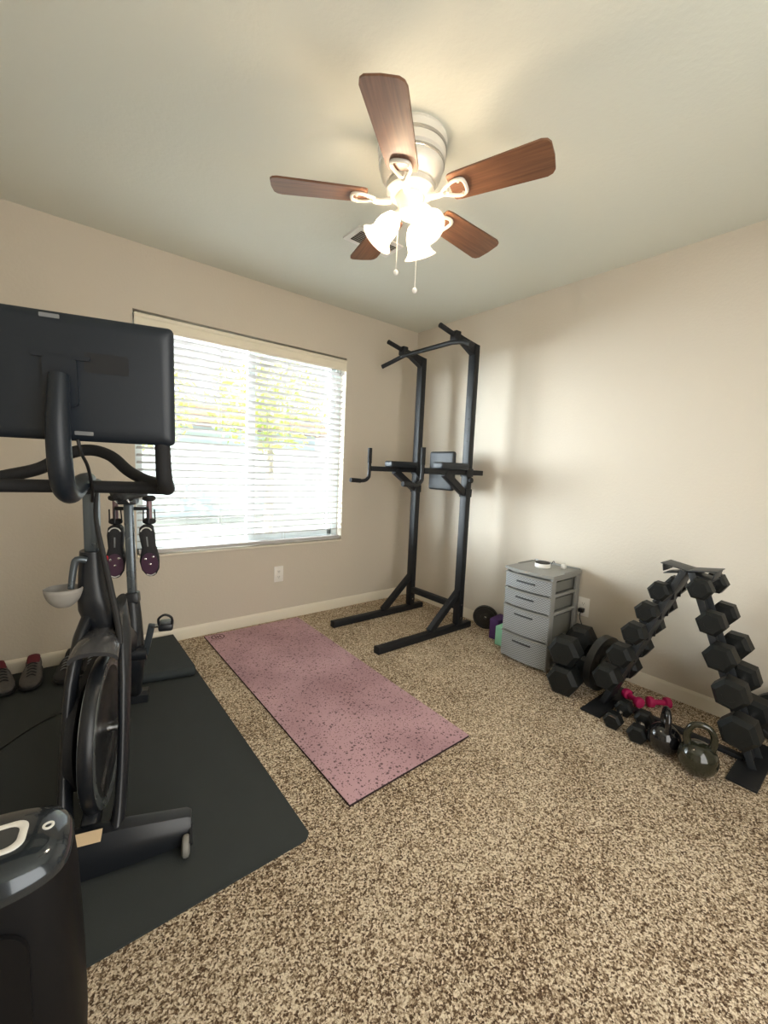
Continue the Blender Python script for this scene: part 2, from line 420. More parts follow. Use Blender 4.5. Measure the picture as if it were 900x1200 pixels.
baseboard('baseboard_left', (XL, YB, 0), (XL, -.013, 0), (1, 0, 0))

# window: vinyl slider set back in the opening
win = bpy.data.objects.new('window_1', None); COL.objects.link(win); win['kind'] = 'structure'
WX = (WL + WR) / 2; WZ = (WT + WB) / 2
fr = MB(); FY = .105
for a, b in (((WL, WB + .025), (WR, WB + .025)), ((WL, WT - .025), (WR, WT - .025))):
    fr.box((WX, FY, a[1]), (WR - WL, .06, .05), .004)
for x in (WL + .025, WR - .025): fr.box((x, FY, WZ), (.05, .06, WT - WB), .004)
fr.build('window_frame', VINYLF, win)
sash = MB()
x0, x1 = WX - .03, WR - .05
sash.box((WX, FY - .005, WZ), (.055, .045, WT - WB - .1), .004)
for z in (WB + .07, WT - .07): sash.box(((x0 + x1) / 2, FY - .005, z), (x1 - x0, .03, .04), .003)
sash.box((x1 - .02, FY - .005, WZ), (.04, .03, WT - WB - .1), .003)
sash.build('sash', VINYLF, win)
MB().box(((WL + WX) / 2, FY + .01, WZ), (WX - WL - .08, .004, WT - WB - .09)).build('window_pane', GLASS, win)
MB().box(((WR + WX) / 2, FY - .005, WZ), (WR - WX - .09, .004, WT - WB - .13)).build('window_pane', GLASS, win)
struct('trim_1', MB().box((WX, .035, WB + .006), (WR - WL, .09, .012), .003), TRIM)

# blinds
bl = thing('window_blind', 'white horizontal slat blind with cream valance hanging in the window', 'window blind', (WX, .03, WB + .02))
bz = WB + .02
BW = WR - WL - .024
sl = MB(); n = 30; pitch = .0450; tilt = math.radians(-16)
top = WT - .10 - bz
for i in range(n):
    z = top - .028 - pitch * i
    if z < .05: break
    # shallow crowned slat, room edge higher
    rings = []
    for xx in (-BW / 2, BW / 2):
        ring = []
        for k in range(7):
            t = -1 + 2 * k / 6; y = t * .024; h = .0025 * (1 - t * t)
            ring.append((xx, y * math.cos(tilt) - h * math.sin(tilt), z + y * math.sin(tilt) + h * math.cos(tilt)))
        for k in range(6, -1, -1):
            t = -1 + 2 * k / 6; y = t * .024; h = .0025 * (1 - t * t) - .0028
            ring.append((xx, y * math.cos(tilt) - h * math.sin(tilt), z + y * math.sin(tilt) + h * math.cos(tilt)))
        rings.append(ring)
    sl.loft(rings)
sl.build('slats', SLAT, bl)
MB().box((0, 0, .014), (BW, .050, .024), .005).build('bottom_rail', SLAT, bl)
vp = [(0, 0), (-.012, 0), (-.016, .012), (-.012, .02), (-.012, .058), (-.018, .066), (-.018, .078), (-.010, .086), (0, .086)]
MB().loft([[(x, y - .030, z + top - .004) for y, z in vp] for x in (-BW / 2 - .006, BW / 2 + .006)]).build('valance', VAL, bl)
MB().box((0, .004, top + .05), (BW, .05, .045), .003).build('headrail', SLAT, bl)
for x in (-.66, -.24, .24, .66):
    c = MB()
    for y in (-.026, .026): c.cyl((x, y, .02), (x, y, top + .03), .0011, seg=6)
    c.cyl((x + .012, 0, .02), (x + .012, 0, top + .03), .0009, seg=6)
    c.build('ladder_cord', CORD, bl)
MB().tube([(.69, -.033, top + .02), (.69, -.036, top - .02), (.686, -.036, top - .045)], .0035, 8).build('cord_cleat', mat('cleat', S(150, 146, 132), .4), bl)

# outdoors
struct('patio', MB().box((-1.5, 6.2, -.35), (30, 12, .1)), CONC)
hs = thing('neighbour_house', 'pale blue stucco house wall beyond the window blinds', 'house', (-.5, 9.0, -.3))
MB().box((0, .4, 1.2), (9, .8, 2.4)).build('wall', STUCCO, hs)
MB().prism([(-.5, 0), (1.3, 0), (.4, .7)], -4.8, 4.8, Matrix.Translation((0, 0, 2.4)) @ Matrix(((0, 0, 1, 0), (1, 0, 0, 0), (0, 1, 0, 0), (0, 0, 0, 1)))).build('roof', mat('roof_tile', S(150, 120, 100), .9, bump=.4, bscale=20), hs)
def tree(label, x, y, rad, hgt, seed):
    rnd = random.Random(seed)
    t = thing('leafy_tree', label, 'tree', (x, y, -.3), group='trees outside the window')
    MB().tube([(0, 0, 0), (.05, .02, 1), (0, 0, hgt)], [.11, .09, .05], 10).build('trunk', BARK, t)
    f = MB()
    for _ in range(1500):
        u = Vector((rnd.gauss(0, 1), rnd.gauss(0, 1), rnd.gauss(0, 1))).normalized() * rad * rnd.random() ** .4
        c = Vector((u.x, u.y, hgt + u.z * .8))
        a = Vector((rnd.gauss(0, 1), rnd.gauss(0, 1), rnd.gauss(0, 1))).normalized(); b = a.orthogonal().normalized()
        s_ = .06 + .05 * rnd.random()
        vs_ = [f.bm.verts.new(c + a * s_ * p + b * s_ * .5 * q) for p, q in ((-1, 0), (0, -1), (1, 0), (0, 1))]
        f.bm.faces.new(vs_)
    f.build('foliage', LEAF, t)
tree('yellow-green leafy tree outside, seen through the right half of the blinds', .9, 5.4, 1.25, 2.7, 1)
tree('yellow-green leafy tree outside, seen through the left half of the blinds', -1.6, 6.0, 1.3, 2.6, 2)

# ------------------------------------------------------------------ outlets
def outlet(loc, rz, label):
    t = thing('wall_outlet', label, 'electrical outlet', loc, rz)
    MB().box((0, -.003, 0), (.075, .006, .122), .0025).build('cover_plate', OUTLET, t)
    for dz in (.021, -.021):
        s_ = MB().prism(rrect(.032, .028, .008), 0, .003, Matrix.Translation((0, -.005, dz)) @ Matrix.Rotation(PI / 2, 4, 'X')).build('socket', OUTLET, t)
        q = MB()
        for dx in (-.006, .006): q.box((dx, -.0083, dz + .002), (.0022, .0012, .009))
        q.cyl((0, -.0078, dz - .008), (0, -.009, dz - .008), .0024, seg=10)
        q.build('slots', SLOT, s_)
    return t
outlet((-1.322, 0, .362), 0, 'white outlet cover on the window wall above the pink mat')
outlet((0, -1.712, .368), -PI / 2, 'cream outlet on the right wall beside the grey drawers, with a black plug in it')

# ceiling register
vt = thing('ceiling_vent', 'white ceiling register with dark slots behind the fan blade', 'air vent', (-1.235, -.955, H), 0)
MB().prism(rrect(.30, .16, .006), -.008, 0, Matrix.Identity(4)).build('frame', WHITE, vt)
MB().box((0, 0, -.009), (.24, .10, .004)).build('duct_opening', SLOT, vt)
v = MB()
for k in range(7): v.box((0, -.045 + .015 * k, -.013), (.24, .010, .0015), 0, (math.radians(35), 0, 0))
v.build('louvres', FANWHITE, vt)

# ------------------------------------------------------------------ floor mats
o = MB()
def slab_local(w, d, h): return MB().prism(rrect(w, d, .012), 0, h)
pm = thing('exercise_mat', 'dusty pink speckled rubber mat on the carpet below the window', 'mat', (-1.545, -.925, .0), math.radians(0))
px = [(-.336, .868), (.365, .868), (.328, -.888), (-.334, -.900)]
MB().prism(px[::-1], .001, .009).build('base', EDGE, pm)
MB().prism([(x * .998, y * .999) for x, y in px[::-1]], .009, .0105).build('top_layer', PINK, pm)
lg = MB()
lg.tube([(-.262 + .040 * math.cos(a), .812 + .040 * math.sin(a), .0107) for a in [2 * PI * k / 28 for k in range(28)]], .0045, 6, True, flat=.12)
for dx in (-.016, 0, .016): lg.box((-.262 + dx, .812, .0108), (.007, .045, .0006))
lg.box((-.262, .812, .0108), (.036, .007, .0006))
lg.build('logo', LOGO, pm)
bmx = thing('exercise_mat', 'large black rubber mat under the exercise bike', 'mat', (-2.62, -.94, 0))
MB().prism([(x, y) for x, y in rrect(1.13, 1.83, .03)], .001, .007).build('base', BLKMAT, bmx)
bmx.children[0].location = (.008, 0, 0)
fm = thing('folded_mat', 'thick black mat folded up against the baseboard behind the bike', 'mat', (-2.24, -.30, .0075))
# folded slab: rounded fold at the front, flat layers on top
def fold_ring(x, yf):
    r = []
    for k in range(9):
        a = PI / 2 + PI * k / 8
        r.append((x, yf + .026 + .026 * math.cos(a), .027 + .026 * math.sin(a)))
    r += [(x, .262, .001), (x, .262, .024), (x, .262, .030), (x, .262, .053)]
    return r
MB().loft([fold_ring(-.20, -.20), fold_ring(-.19, -.21), fold_ring(.155, -.285), fold_ring(.165, -.283), fold_ring(.17, -.275)]).build('folded_layers', BLKMAT2, fm, 50)

# ------------------------------------------------------------------ ceiling fan
FX, FYY = -1.559, -1.627
fan = thing('ceiling_fan', 'white flush-mount ceiling fan with five walnut blades and lit bell lamps', 'ceiling fan', (FX, FYY, H))
MB().lathe([(.0, 0), (.128, 0), (.132, -.012), (.126, -.03), (.128, -.05), (.128, -.075), (.120, -.082), (.122, -.10), (.116, -.125), (.108, -.145), (.095, -.16), (0, -.16)], 48).build('motor_housing', FANWHITE, fan)
b = MB()
b.lathe([(.1245, -.034), (.131, -.036), (.131, -.046), (.1245, -.048)], 48, closed_prof=True)
b.lathe([(.1195, -.086), (.1255, -.088), (.1255, -.097), (.1195, -.099)], 48, closed_prof=True)
b.build('trim_band', FANBAND, fan)
MB().lathe([(.0, -.158), (.086, -.158), (.092, -.168), (.092, -.186), (.082, -.196), (.06, -.20), (0, -.20)], 40).build('rotor', FANWHITE, fan)
BZ = -.2152
b0 = [219.3 - 72 * k for k in range(5)]
for i, deg in enumerate(b0):
    a = math.radians(deg)
    rotm = Matrix.Rotation(a, 4, 'Z') @ Matrix.Translation((0, 0, BZ)) @ Matrix.Rotation(math.radians(-11), 4, 'X')
    # blade: rounded tip, slightly wider outward
    pts = [(.165, -.048), (.17, -.054), (.19, -.058), (.49, -.070), (.508, -.064), (.518, -.05), (.522, 0), (.518, .05), (.508, .064), (.49, .070), (.19, .058), (.17, .054), (.165, .048)]
    bl_ = MB().prism(pts, 0, .007).build('fan_blade', WOOD, fan)
    bl_.matrix_local = rotm
    br = MB()
    br.tube([(.075, 0, -.005), (.115, 0, -.012), (.14, 0, -.010)], [.013, .010, .010], 10, smooth=3)
    loop = [(.135, 0), (.155, .018), (.19, .033), (.218, .028), (.224, 0), (.218, -.028), (.19, -.033), (.155, -.018)]
    br.tube([(x, y, -.006) for x, y in loop], .0065, 8, True, smooth=3)
    for x, y in ((.205, .030), (.205, -.030), (.155, 0)): br.cyl((x, y, -.014), (x, y, .002), .005, seg=10)
    o = br.build('blade_iron', FANWHITE, fan); o.matrix_local = rotm
MB().lathe([(0, -.198), (.052, -.198), (.056, -.206), (.052, -.222), (.046, -.240), (.044, -.262), (.030, -.276), (.016, -.284), (.006, -.290), (0, -.294)], 36).build('light_fitter', FANWHITE, fan)
# view direction in plan is about 49.8 deg (away from camera)
for deg in (49.8 + 94, 49.8 - 26, 49.8 - 146):
    a = math.radians(deg); dv = Vector((math.cos(a), math.sin(a), 0))
    base = dv * .042 + Vector((0, 0, -.258))
    ax = (dv * math.sin(math.radians(37)) + Vector((0, 0, -math.cos(math.radians(37))))).normalized()
    MB().tube([dv * .025 + Vector((0, 0, -.236)), base, base + ax * .028], [.012, .013, .017], 14).build('lamp_arm', FANWHITE, fan)
    s0 = base + ax * .018
    prof = [(.018, 0), (.026, .004), (.034, .018), (.042, .04), (.0445, .06), (.043, .078), (.046, .092), (.056, .106), (.066, .114),
            (.0635, .1145), (.053, .1065), (.0435, .0925), (.0405, .078), (.042, .06), (.0395, .04), (.0315, .019), (.024, .0065), (.018, .003)]
    sh = MB().lathe(prof, 36, s0, ax, closed_prof=True).build('lamp_shade', SHADE, fan, 60)
    bu = s0 + ax * .05
    MB().lathe([(0, -.04), (.010, -.038), (.012, -.02), (.021, 0), (.023, .012), (.017, .026), (.006, .033), (0, .034)], 16, bu, ax).build('bulb', BULBM, fan, 60)
for (dx, dy, zt, zb) in ((-.045, .012, -.235, -.478), (.008, -.042, -.235, -.545)):
    c = MB().cyl((dx, dy, zt), (dx, dy, zb), .0011, seg=6)
    k = 0
    while zt - .012 * k > zb: c.ball((dx, dy, zt - .012 * k), .0019, seg=6); k += 1
    c.build('pull_chain', FANWHITE, fan)
    MB().ball((dx, dy, zb - .008), .0095, (1, 1, 1.1), 14).build('chain_knob', WHITE, fan)

# ------------------------------------------------------------------ power tower
pt = thing('pull_up_tower', 'black steel pull-up and dip tower standing in the corner', 'exercise tower', (-.27, -.63, 0))
yN, yF = -.27, .27      # near / far upright in local y
up0 = {yN: 0.0, yF: 0.0}
for y in (yN, yF):
    MB().beam((-.775, y, .024), (.135, y, .024), .05, .046, .004).build('floor_rail', STEEL, pt)
    MB().box((-.775, y, .024), (.012, .056, .048), .004).build('end_cap', GRIP, pt)
    MB().beam((0, y, .045), (0, y, 2.10), .05, .06, .004, up=(0, 1, 0)).build('upright', STEEL, pt)
    MB().beam((-.30, y, .045), (-.012, y, .30), .044, .044, .003, up=(0, 1, 0)).build('corner_brace', STEEL, pt)
    for x, z in ((.0, .10), (.0, .20)): MB().cyl((x, y - .032, z), (x, y + .032, z), .007, seg=8).build('bolt', CHROME, pt)
    for z in (1.42, 1.50, 1.58, 1.66, 1.74): MB().cyl((-.028, y, z), (-.0312, y, z), .005, seg=8).build('adjusting_hole', SLOT, pt)
    # top arm to the grip
    MB().beam((.012, y, 2.075), (-.20, y, 2.115), .042, .05, .004, up=(0, 1, 0)).build('top_arm', STEEL, pt)
    MB().prism([(0.03, 2.0), (.03, 2.10), (-.14, 2.125), (-.14, 2.085)], -.022, .022, Matrix.Translation((0, y, 0)) @ Matrix.Rotation(PI / 2, 4, 'X')).build('gusset', STEEL, pt)
    MB().cyl((-.19, y, 2.118), (-.36, y, 2.155), .0165).build('grip', GRIP, pt)
    MB().box((-.205, y, 2.118), (.05, .06, .062), .005).build('bar_clamp', STEEL, pt)
    # dip arm
    MB().beam((.03 if y == yF else .165, y, 1.195), (-.445 if y == yN else -.485, y, 1.195), .038, .038, .003).build('dip_arm', STEEL, pt)
    MB().beam((-.24, y, 1.185), (-.025, y, 1.045), .048, .048, .003, up=(0, 1, 0)).build('arm_brace', STEEL, pt)
    MB().box((0, y, 1.045), (.066, .066, .06), .003).build('brace_bracket', STEEL, pt)
    MB().box((0, y, 1.195), (.07, .066, .06), .003).build('arm_bracket', STEEL, pt)
    MB().box((-.17, y, 1.236), (.28, .10, .050), .014, seg=3).build('arm_pad', VINYL, pt)
    hx = -.452 if y == yN else -.492
    MB().tube([(hx, y, 1.345), (hx, y, 1.16), (hx - .008, y, 1.125), (hx - .035, y, 1.105), (hx - .08, y, 1.10), (hx - .165, y, 1.105)], .0135, 14, smooth=3).build('dip_handle', STEEL, pt)
    MB().cyl((hx, y, 1.235), (hx, y, 1.35), .0165).build('grip', GRIP, pt)
    MB().cyl((hx - .08, y, 1.10), (hx - .17, y, 1.105), .0165).build('grip', GRIP, pt)
    MB().cyl((.0, y + .03, 1.14), (.0, y - .05, 1.14), .02, seg=14).build('adjusting_knob', GRIP, pt)
MB().tube([(-.27, .45, 1.985 + .03), (-.235, .38, 2.045), (-.212, .25, 2.080), (-.212, -.25, 2.080), (-.225, -.36, 2.06), (-.25, -.45, 2.02)], .0165, 16).build('pull_up_bar', STEEL, pt)
MB().beam((0, yN, .18), (0, yF, .18), .045, .045, .003).build('lower_crossbar', STEEL, pt)
MB().beam((.035, yN, 1.20), (.035, yF, 1.20), .03, .04, .003).build('pad_crossbar', STEEL, pt)
MB().box((.0, -.02, 1.20), (.04, .26, .30), .018, seg=3).build('back_pad', VINYL, pt)

# ------------------------------------------------------------------ drawers
dr = thing('storage_drawers', 'grey plastic four-drawer tower with woven-look fronts against the right wall', 'storage drawers', (-.185, -1.52, 0))
DW, DD, DH = .325, .335, .605   # width in y, depth in x
fr = MB()
for sx in (-1, 1):
    for sy in (-1, 1): fr.box((sx * (DD / 2 - .022), sy * (DW / 2 - .009), DH / 2 - .01), (.044, .018, DH - .03), .004)
ZS = [.012, .185, .362, .475, .578]
for z in ZS:
    for sy in (-1, 1): fr.box((0, sy * (DW / 2 - .009), z), (DD - .01, .017, .020), .004)
    fr.box((DD / 2 - .01, 0, z), (.016, DW - .01, .02), .004)
    fr.box((.0, 0, z - .002), (DD - .03, DW - .02, .006), 0)
fr.build('frame', PLGREY, dr)
def bow(y, w=DW): return -.022 * (1 - (2 * y / w) ** 2)
def bowslab(w, z0, z1, x0, x1):
    n_ = 12; out = []
    for z in (z0, z1):
        ring = [(-DD / 2 + x0 + bow(-w / 2 + w * k / n_), -w / 2 + w * k / n_, z) for k in range(n_ + 1)]
        ring += [(-DD / 2 + x1, w / 2, z), (-DD / 2 + x1, -w / 2, z)]
        out.append(ring)
    return out
MB().loft(bowslab(DW + .012, DH - .017, DH, -.008, DD + .004)).build('top', PLGREY, dr)
rim = MB()
rim.box((DD / 2 - .01, 0, DH + .004), (.012, DW, .014), .004)
for sy in (-1, 1): rim.box((.05, sy * (DW / 2), DH + .002), (DD * .55, .008, .008), .003)
rim.build('top_rim', PLGREY, dr)
for i in range(4):
    z0, z1 = ZS[i] + .006, ZS[i + 1] - .006
    d = MB(); d.loft(bowslab(DW - .006, z0, z1, -.004, .010)).build('x', PLWEAVE, dr)
    f = dr.children[-1]; f.name = 'drawer'
    f.data.name = 'drawer'
    b2 = MB(); hz = (z1 - z0)
    for sy in (-1, 1): b2.box((.012, sy * (DW / 2 - .028), z0 + hz / 2 - .008), (DD - .05, .004, hz - .03))
    b2.box((.012, 0, z0 + .008), (DD - .05, DW - .06, .004)); b2.box((DD / 2 - .03, 0, z0 + hz / 2 - .008), (.004, DW - .06, hz - .03))
    b2.build('bin', mat('bin_grey', S(118, 118, 112), .4), f)
    MB().loft(bowslab(DW - .002, z1 - .007, z1 + .002, -.011, .004)).build('lip', PLGREY, f)
    hzc = z1 - .040
    hb = MB(); ys = [-.062 + .124 * k / 8 for k in range(9)]
    hb.tube([(-DD / 2 + bow(y) - .010, y, hzc) for y in ys], .0055, 8)
    hb.build('handle', PLDARK, f)
sp = thing('smart_speaker', 'small round white speaker with black top on the grey drawers', 'smart speaker', (-.185, -1.51, DH))
MB().lathe([(0, 0), (.044, 0), (.049, .004), (.050, .022), (.047, .029), (0, .029)], 32).build('body', WHITE, sp)
MB().lathe([(0, .0285), (.046, .0285), (.046, .034), (.041, .037), (0, .037)], 32).build('top_cover', SLOT, sp)
tag(MB().tube([(-.140, -1.515, DH + .006), (-.10, -1.52, DH + .004), (-.06, -1.50, DH + .004), (-.025, -1.50, DH + .008 + .012), (-.006, -1.51, DH - .05)], .0022, 8, smooth=4).build('speaker_cord', BLKCORD), 'thin dark cord running back from the round speaker on the drawers', 'cord')
bx = thing('charger_cube', 'tiny white charger block standing on the grey drawers', 'charger', (-.095, -1.605, DH))
MB().box((0, 0, .015), (.026, .026, .030), .004).build('body', WHITE, bx)
q = MB()
for dy in (-.005, .005): q.box((0, dy, .035), (.004, .0015, .012))
q.build('prongs', CHROME, bx)
pl = thing('power_plug', 'black plug in the right wall outlet beside the drawers', 'plug', (-.0098, -1.712, .350))
MB().box((-.016, .0, 0), (.032, .034, .028), .006).build('body', BLKGLOSS, pl)
MB().tube([(-.028, .0, -.012), (-.03, 0, -.05), (-.026, -.03, -.12), (-.02, -.06, -.2), (-.03, -.07, -.30), (-.06, -.08, -.335)], .003, 8, smooth=4).build('cord', BLKCORD, pl)

# ------------------------------------------------------------------ yoga blocks and small plate
def block(name, c, d, m_, label, rz):
    t = thing(name, label, 'yoga block', c, rz)
    MB().box((0, 0, d[2] / 2), d, .006, seg=3).build('foam_body', m_, t)
    return t
block('yoga_block', (-.115, -1.165, 0), (.150, .075, .150), PURPLE, 'purple foam yoga block beside the grey drawers', math.radians(8))
t = block('yoga_block', (-.175, -1.262, 0), (.150, .070, .135), MINT, 'mint green yoga block between the purple one and the drawers', math.radians(4))

def plate(R_, th, hole, loc, rot, label, group=None, holes=0):
    t = thing('weight_plate', label, 'weight plate', loc, rot=rot)
    mb = MB()
    mb.lathe([(hole, -th * .5), (hole + .022, -th * .5), (hole + .024, -th * .28), (R_ * .78, -th * .28), (R_ * .82, -th * .5), (R_, -th * .46), (R_, th * .46), (R_ * .82, th * .5),
              (R_ * .78, th * .28), (hole + .024, th * .28), (hole + .022, th * .5), (hole, th * .5)], 40, closed_prof=True)
    mb.build('iron_disc', IRON, t)
    MB().lathe([(hole - .003, -th * .5), (hole, -th * .5), (hole, th * .5), (hole - .003, th * .5)], 28, closed_prof=True).build('hub_sleeve', STEEL2, t)
    if holes:
        for s_ in (-1, 1):
            for k in range(holes):
                h = MB()
                a = 2 * PI * k / holes
                pts = []
                for j in range(15):
                    u = j / 14; ang = a - .36 + .72 * u; pts.append(Vector((R_ * .71 * math.cos(ang), R_ * .71 * math.sin(ang), s_ * th * .285)))
                for j in range(15):
                    u = j / 14; ang = a + .30 - .60 * u; pts.append(Vector((R_ * .47 * math.cos(ang), R_ * .47 * math.sin(ang), s_ * th * .285)))
                h.loft([[p_ for p_ in pts], [p_ + Vector((0, 0, s_ * .0008)) for p_ in pts]])
                h.build('grip_opening', SLOT, t)
    return t
plate(.094, .024, .014, (-.078, -1.012, .094), Euler((0, math.radians(82), math.radians(28))), 'small black weight plate standing on edge by the tower foot')
MB
# ------------------------------------------------------------------ dumbbells
def hexhead(x0, x1, r, s):
    rr = []
    L_ = x1 - x0
    for f, k in ((0, .72), (.16, 1), (.80, 1), (1.0, .74)):
        x = x0 + L_ * f
        rr.append([(x, r * k * math.cos(math.radians(60 * j)), r * k * math.sin(math.radians(60 * j)) * 1.0) for j in range(6)])
    return rr
protos = {}
def dumbbell(key, hl, L_, r, loc, rot, label, group=None, m_=None, hm=None, hr=.0145):
    """hl: handle length between heads, L_: head length, r: head radius; origin on the axis"""
    if key in protos: return dup(protos[key], loc, rot, label, group)
    t = thing('dumbbell', label, 'dumbbell', loc, rot=rot, group=group)
    for s_ in (-1, 1):
        h = MB().loft(hexhead(s_ * hl / 2, s_ * (hl / 2 + L_), r, s_)).build('head', m_ or RUBBER, t, 20)
        x = s_ * (hl / 2 + L_)
        MB().lathe([(0, -.0008), (r * .42, -.0008), (r * .44, .0012), (r * .36, .0012), (r * .36, .0004), (0, .0004)], 20, (x, 0, 0), (s_, 0, 0)).build('end_emblem', m_ or RUBBER, h)
    MB().tube([(-hl / 2 - .002, 0, 0), (-hl / 4, 0, 0), (0, 0, 0), (hl / 4, 0, 0), (hl / 2 + .002, 0, 0)], [hr * .8, hr * .95, hr * 1.1, hr * .95, hr * .8], 14, smooth=2).build('handle', hm or CHROME, t)
    protos[key] = t
    return t

# A-frame rack
rk = thing('dumbbell_rack', 'black A-frame dumbbell rack standing by the right wall', 'dumbbell rack', (-.35, -2.35, 0))
def legy(z, s): return s * .30 * (1 - z / .80)
for s_ in (1, -1):
    p0 = (0, legy(.012, s_), .012); p1 = (0, legy(.79, s_), .79)
    lm = MB()
    lm.beam(p0, p1, .12, .004, .001, up=(0, s_, .1))
    for x in (-.06, .06):
        lm.beam((x, p0[1] + s_ * .012, p0[2]), (x, p1[1] + s_ * .012, p1[2]), .004, .028, .001, up=(0, s_, .1))
    lm.build('leg_channel', STEEL2, rk)
    MB().box((0.0, s_ * .30, .006), (.42, .10, .010), .003).build('foot_plate', STEEL, rk)
    cap = MB(); cap.beam((0, 0, .795), (0, s_ * .108, .812), .135, .004, .001); cap.beam((0, s_ * .006, .785), (0, s_ * .095, .765), .115, .004, .001); cap.beam((0, s_ * .10, .805), (0, s_ * .095, .775), .12, .004, .001, up=(0, 1, 0))
    cap.build('top_shelf', STEEL2, rk)
MB().beam((0, -.27, .014), (0, .27, .014), .035, .02, .003).build('floor_bar', STEEL, rk)
LS = [(.685, .048, .072), (.575, .051, .080), (.455, .056, .088), (.325, .062, .096), (.190, .067, .104)]
wordsL = ['topmost dumbbell on the left leg of the rack, just under the top shelf', 'black hex dumbbell second from the top on the left leg of the rack',
          'black hex dumbbell in the middle cradle of the left leg of the rack', 'black hex dumbbell second from the bottom on the left leg of the rack',
          'lowest hex dumbbell on the left leg of the rack, beside the big iron plate']
wordsR = ['topmost dumbbell on the right leg of the rack, with a bright chrome handle', 'black hex dumbbell second from the top on the right leg of the rack',
          'black hex dumbbell in the middle cradle of the right leg of the rack', 'black hex dumbbell second from the bottom on the right leg of the rack',
          'largest black hex dumbbell, lowest on the right leg, above the olive kettlebell']
for s_, words, RS in ((1, wordsL, LS), (-1, wordsR, [(.735, .050, .072), (.600, .056, .084), (.465, .062, .094), (.330, .067, .104), (.185, .073, .112)])):
    for k, (z, r, L_) in enumerate(RS):
        off = .040 if s_ > 0 else .045 - .006 * max(0, k - 2)
        y = legy(z, s_) + s_ * off
        cr_ = MB()
        for x in (-.045, .045):
            cr_.prism([(0, -.04), (.0, .0), (.026, -.016), (.040, -.018), (.054, -.004), (.060, -.004), (.060, -.02), (.03, -.05)], -.003, .003,
                      Matrix.Translation((x, legy(z, s_), z)) @ (Matrix.Rotation(PI, 4, 'Z') if s_ < 0 else Matrix.Identity(4)) @ Matrix(((0, 0, 1, 0), (1, 0, 0, 0), (0, 1, 0, 0), (0, 0, 0, 1))))
        cr_.build('cradle', STEEL, rk)
        dumbbell('r%d%d' % (s_, k), .136, L_, r, (-.35, -2.35 + y, z), (math.radians(random.uniform(-8, 8) + 8), 0, math.radians(random.uniform(-2, 2))), words[k], 'hex dumbbells on the A-frame rack', hr=.014)

# stack by the drawers
dumbbell('big', .13, .125, .088, (-.335, -1.842, .0765), (0, 0, math.radians(6)), 'large black hex dumbbell on the carpet, lower of the stacked two', 'large hex dumbbells by the drawers')
dumbbell('big', 0, 0, 0, (-.318, -1.822, .2295), (0, 0, math.radians(8)), 'large black hex dumbbell lying on top of another beside the drawers', 'large hex dumbbells by the drawers')
plate(.158, .042, .026, (-.255, -1.962, .158), Euler((math.radians(94), 0, math.radians(-5))), 'large iron weight plate with cut-out grips leaning on the stacked dumbbells', holes=4)
plate(.125, .035, .020, (-.075, -2.70, .128), Euler((math.radians(4), math.radians(84), 0)), 'black weight plate leaning on the wall behind the right leg of the rack')
# small dumbbells in front of the rack
dumbbell('small', .10, .062, .043, (-.495, -2.162, .0375), (0, 0, math.radians(4)), 'small black hex dumbbell on the rack foot, farther of the two in front', 'small hex dumbbells in front of the rack')
dumbbell('small', 0, 0, 0, (-.515, -2.268, .0375), (0, 0, math.radians(10)), 'small black hex dumbbell on the carpet next to the black kettlebell', 'small hex dumbbells in front of the rack')
def roundbell(loc, rz, label):
    if 'pink' in protos: return dup(protos['pink'], loc, (0, 0, rz), label, 'pink dumbbells')
    t = thing('dumbbell', label, 'dumbbell', loc, rz, 'pink dumbbells')
    for s_ in (-1, 1):
        MB().lathe([(0, 0), (.016, 0), (.026, .006), (.029, .018), (.026, .03), (.015, .036), (0, .037)], 18, (s_ * .026, 0, 0), (s_, 0, 0)).build('head', MAGENTA, t)
    MB().cyl((-.028, 0, 0), (.028, 0, 0), .014, seg=14).build('handle', MAGENTA, t)
    protos['pink'] = t
    return t
roundbell((-.255, -2.135, .0295), math.radians(60), 'magenta dumbbell behind the rack foot, nearer the left leg')
roundbell((-.185, -2.235, .0295), math.radians(-40), 'magenta dumbbell by the baseboard, farther right of the two')

# kettlebells
def kettlebell(loc, R_, rz, m_, label, flat=.018, lean=0):
    t = thing('kettlebell', label, 'kettlebell', loc, rot=Euler((lean, 0, rz)))
    zc = R_ * .93
    MB().lathe([(0, 0)] + [(R_ * math.sin(a), zc - R_ * math.cos(a)) for a in [math.acos(.93) + (PI * .97 - math.acos(.93)) * k / 20 for k in range(21)]] + [(0, zc + R_ * .997)], 36).build('bell', m_, t, 60)
    hw = R_ * .62; ht = R_ * 2.95
    path = [(-hw * .80, 0, zc + R_ * .62), (-hw * 1.02, 0, zc + R_ * 1.05), (-hw * .98, 0, zc + R_ * 1.50), (-hw * .62, 0, ht - R_ * .12), (0, 0, ht), (hw * .62, 0, ht - R_ * .12), (hw * .98, 0, zc + R_ * 1.50), (hw * 1.02, 0, zc + R_ * 1.05), (hw * .80, 0, zc + R_ * .62)]
    rr = [R_ * .26, R_ * .20, R_ * .175, R_ * .17, R_ * .17, R_ * .17, R_ * .175, R_ * .20, R_ * .26]
    MB().tube(path, rr, 16, smooth=5).build('handle', m_, t, 60)
    return t
kettlebell((-.572, -2.380, 0), .066, math.radians(28), BLKGLOSS, 'gloss black kettlebell beside the small dumbbells')
kettlebell((-.615, -2.516, 0), .071, math.radians(-70), OLIVE, 'dark olive kettlebell in front of the right rack foot')

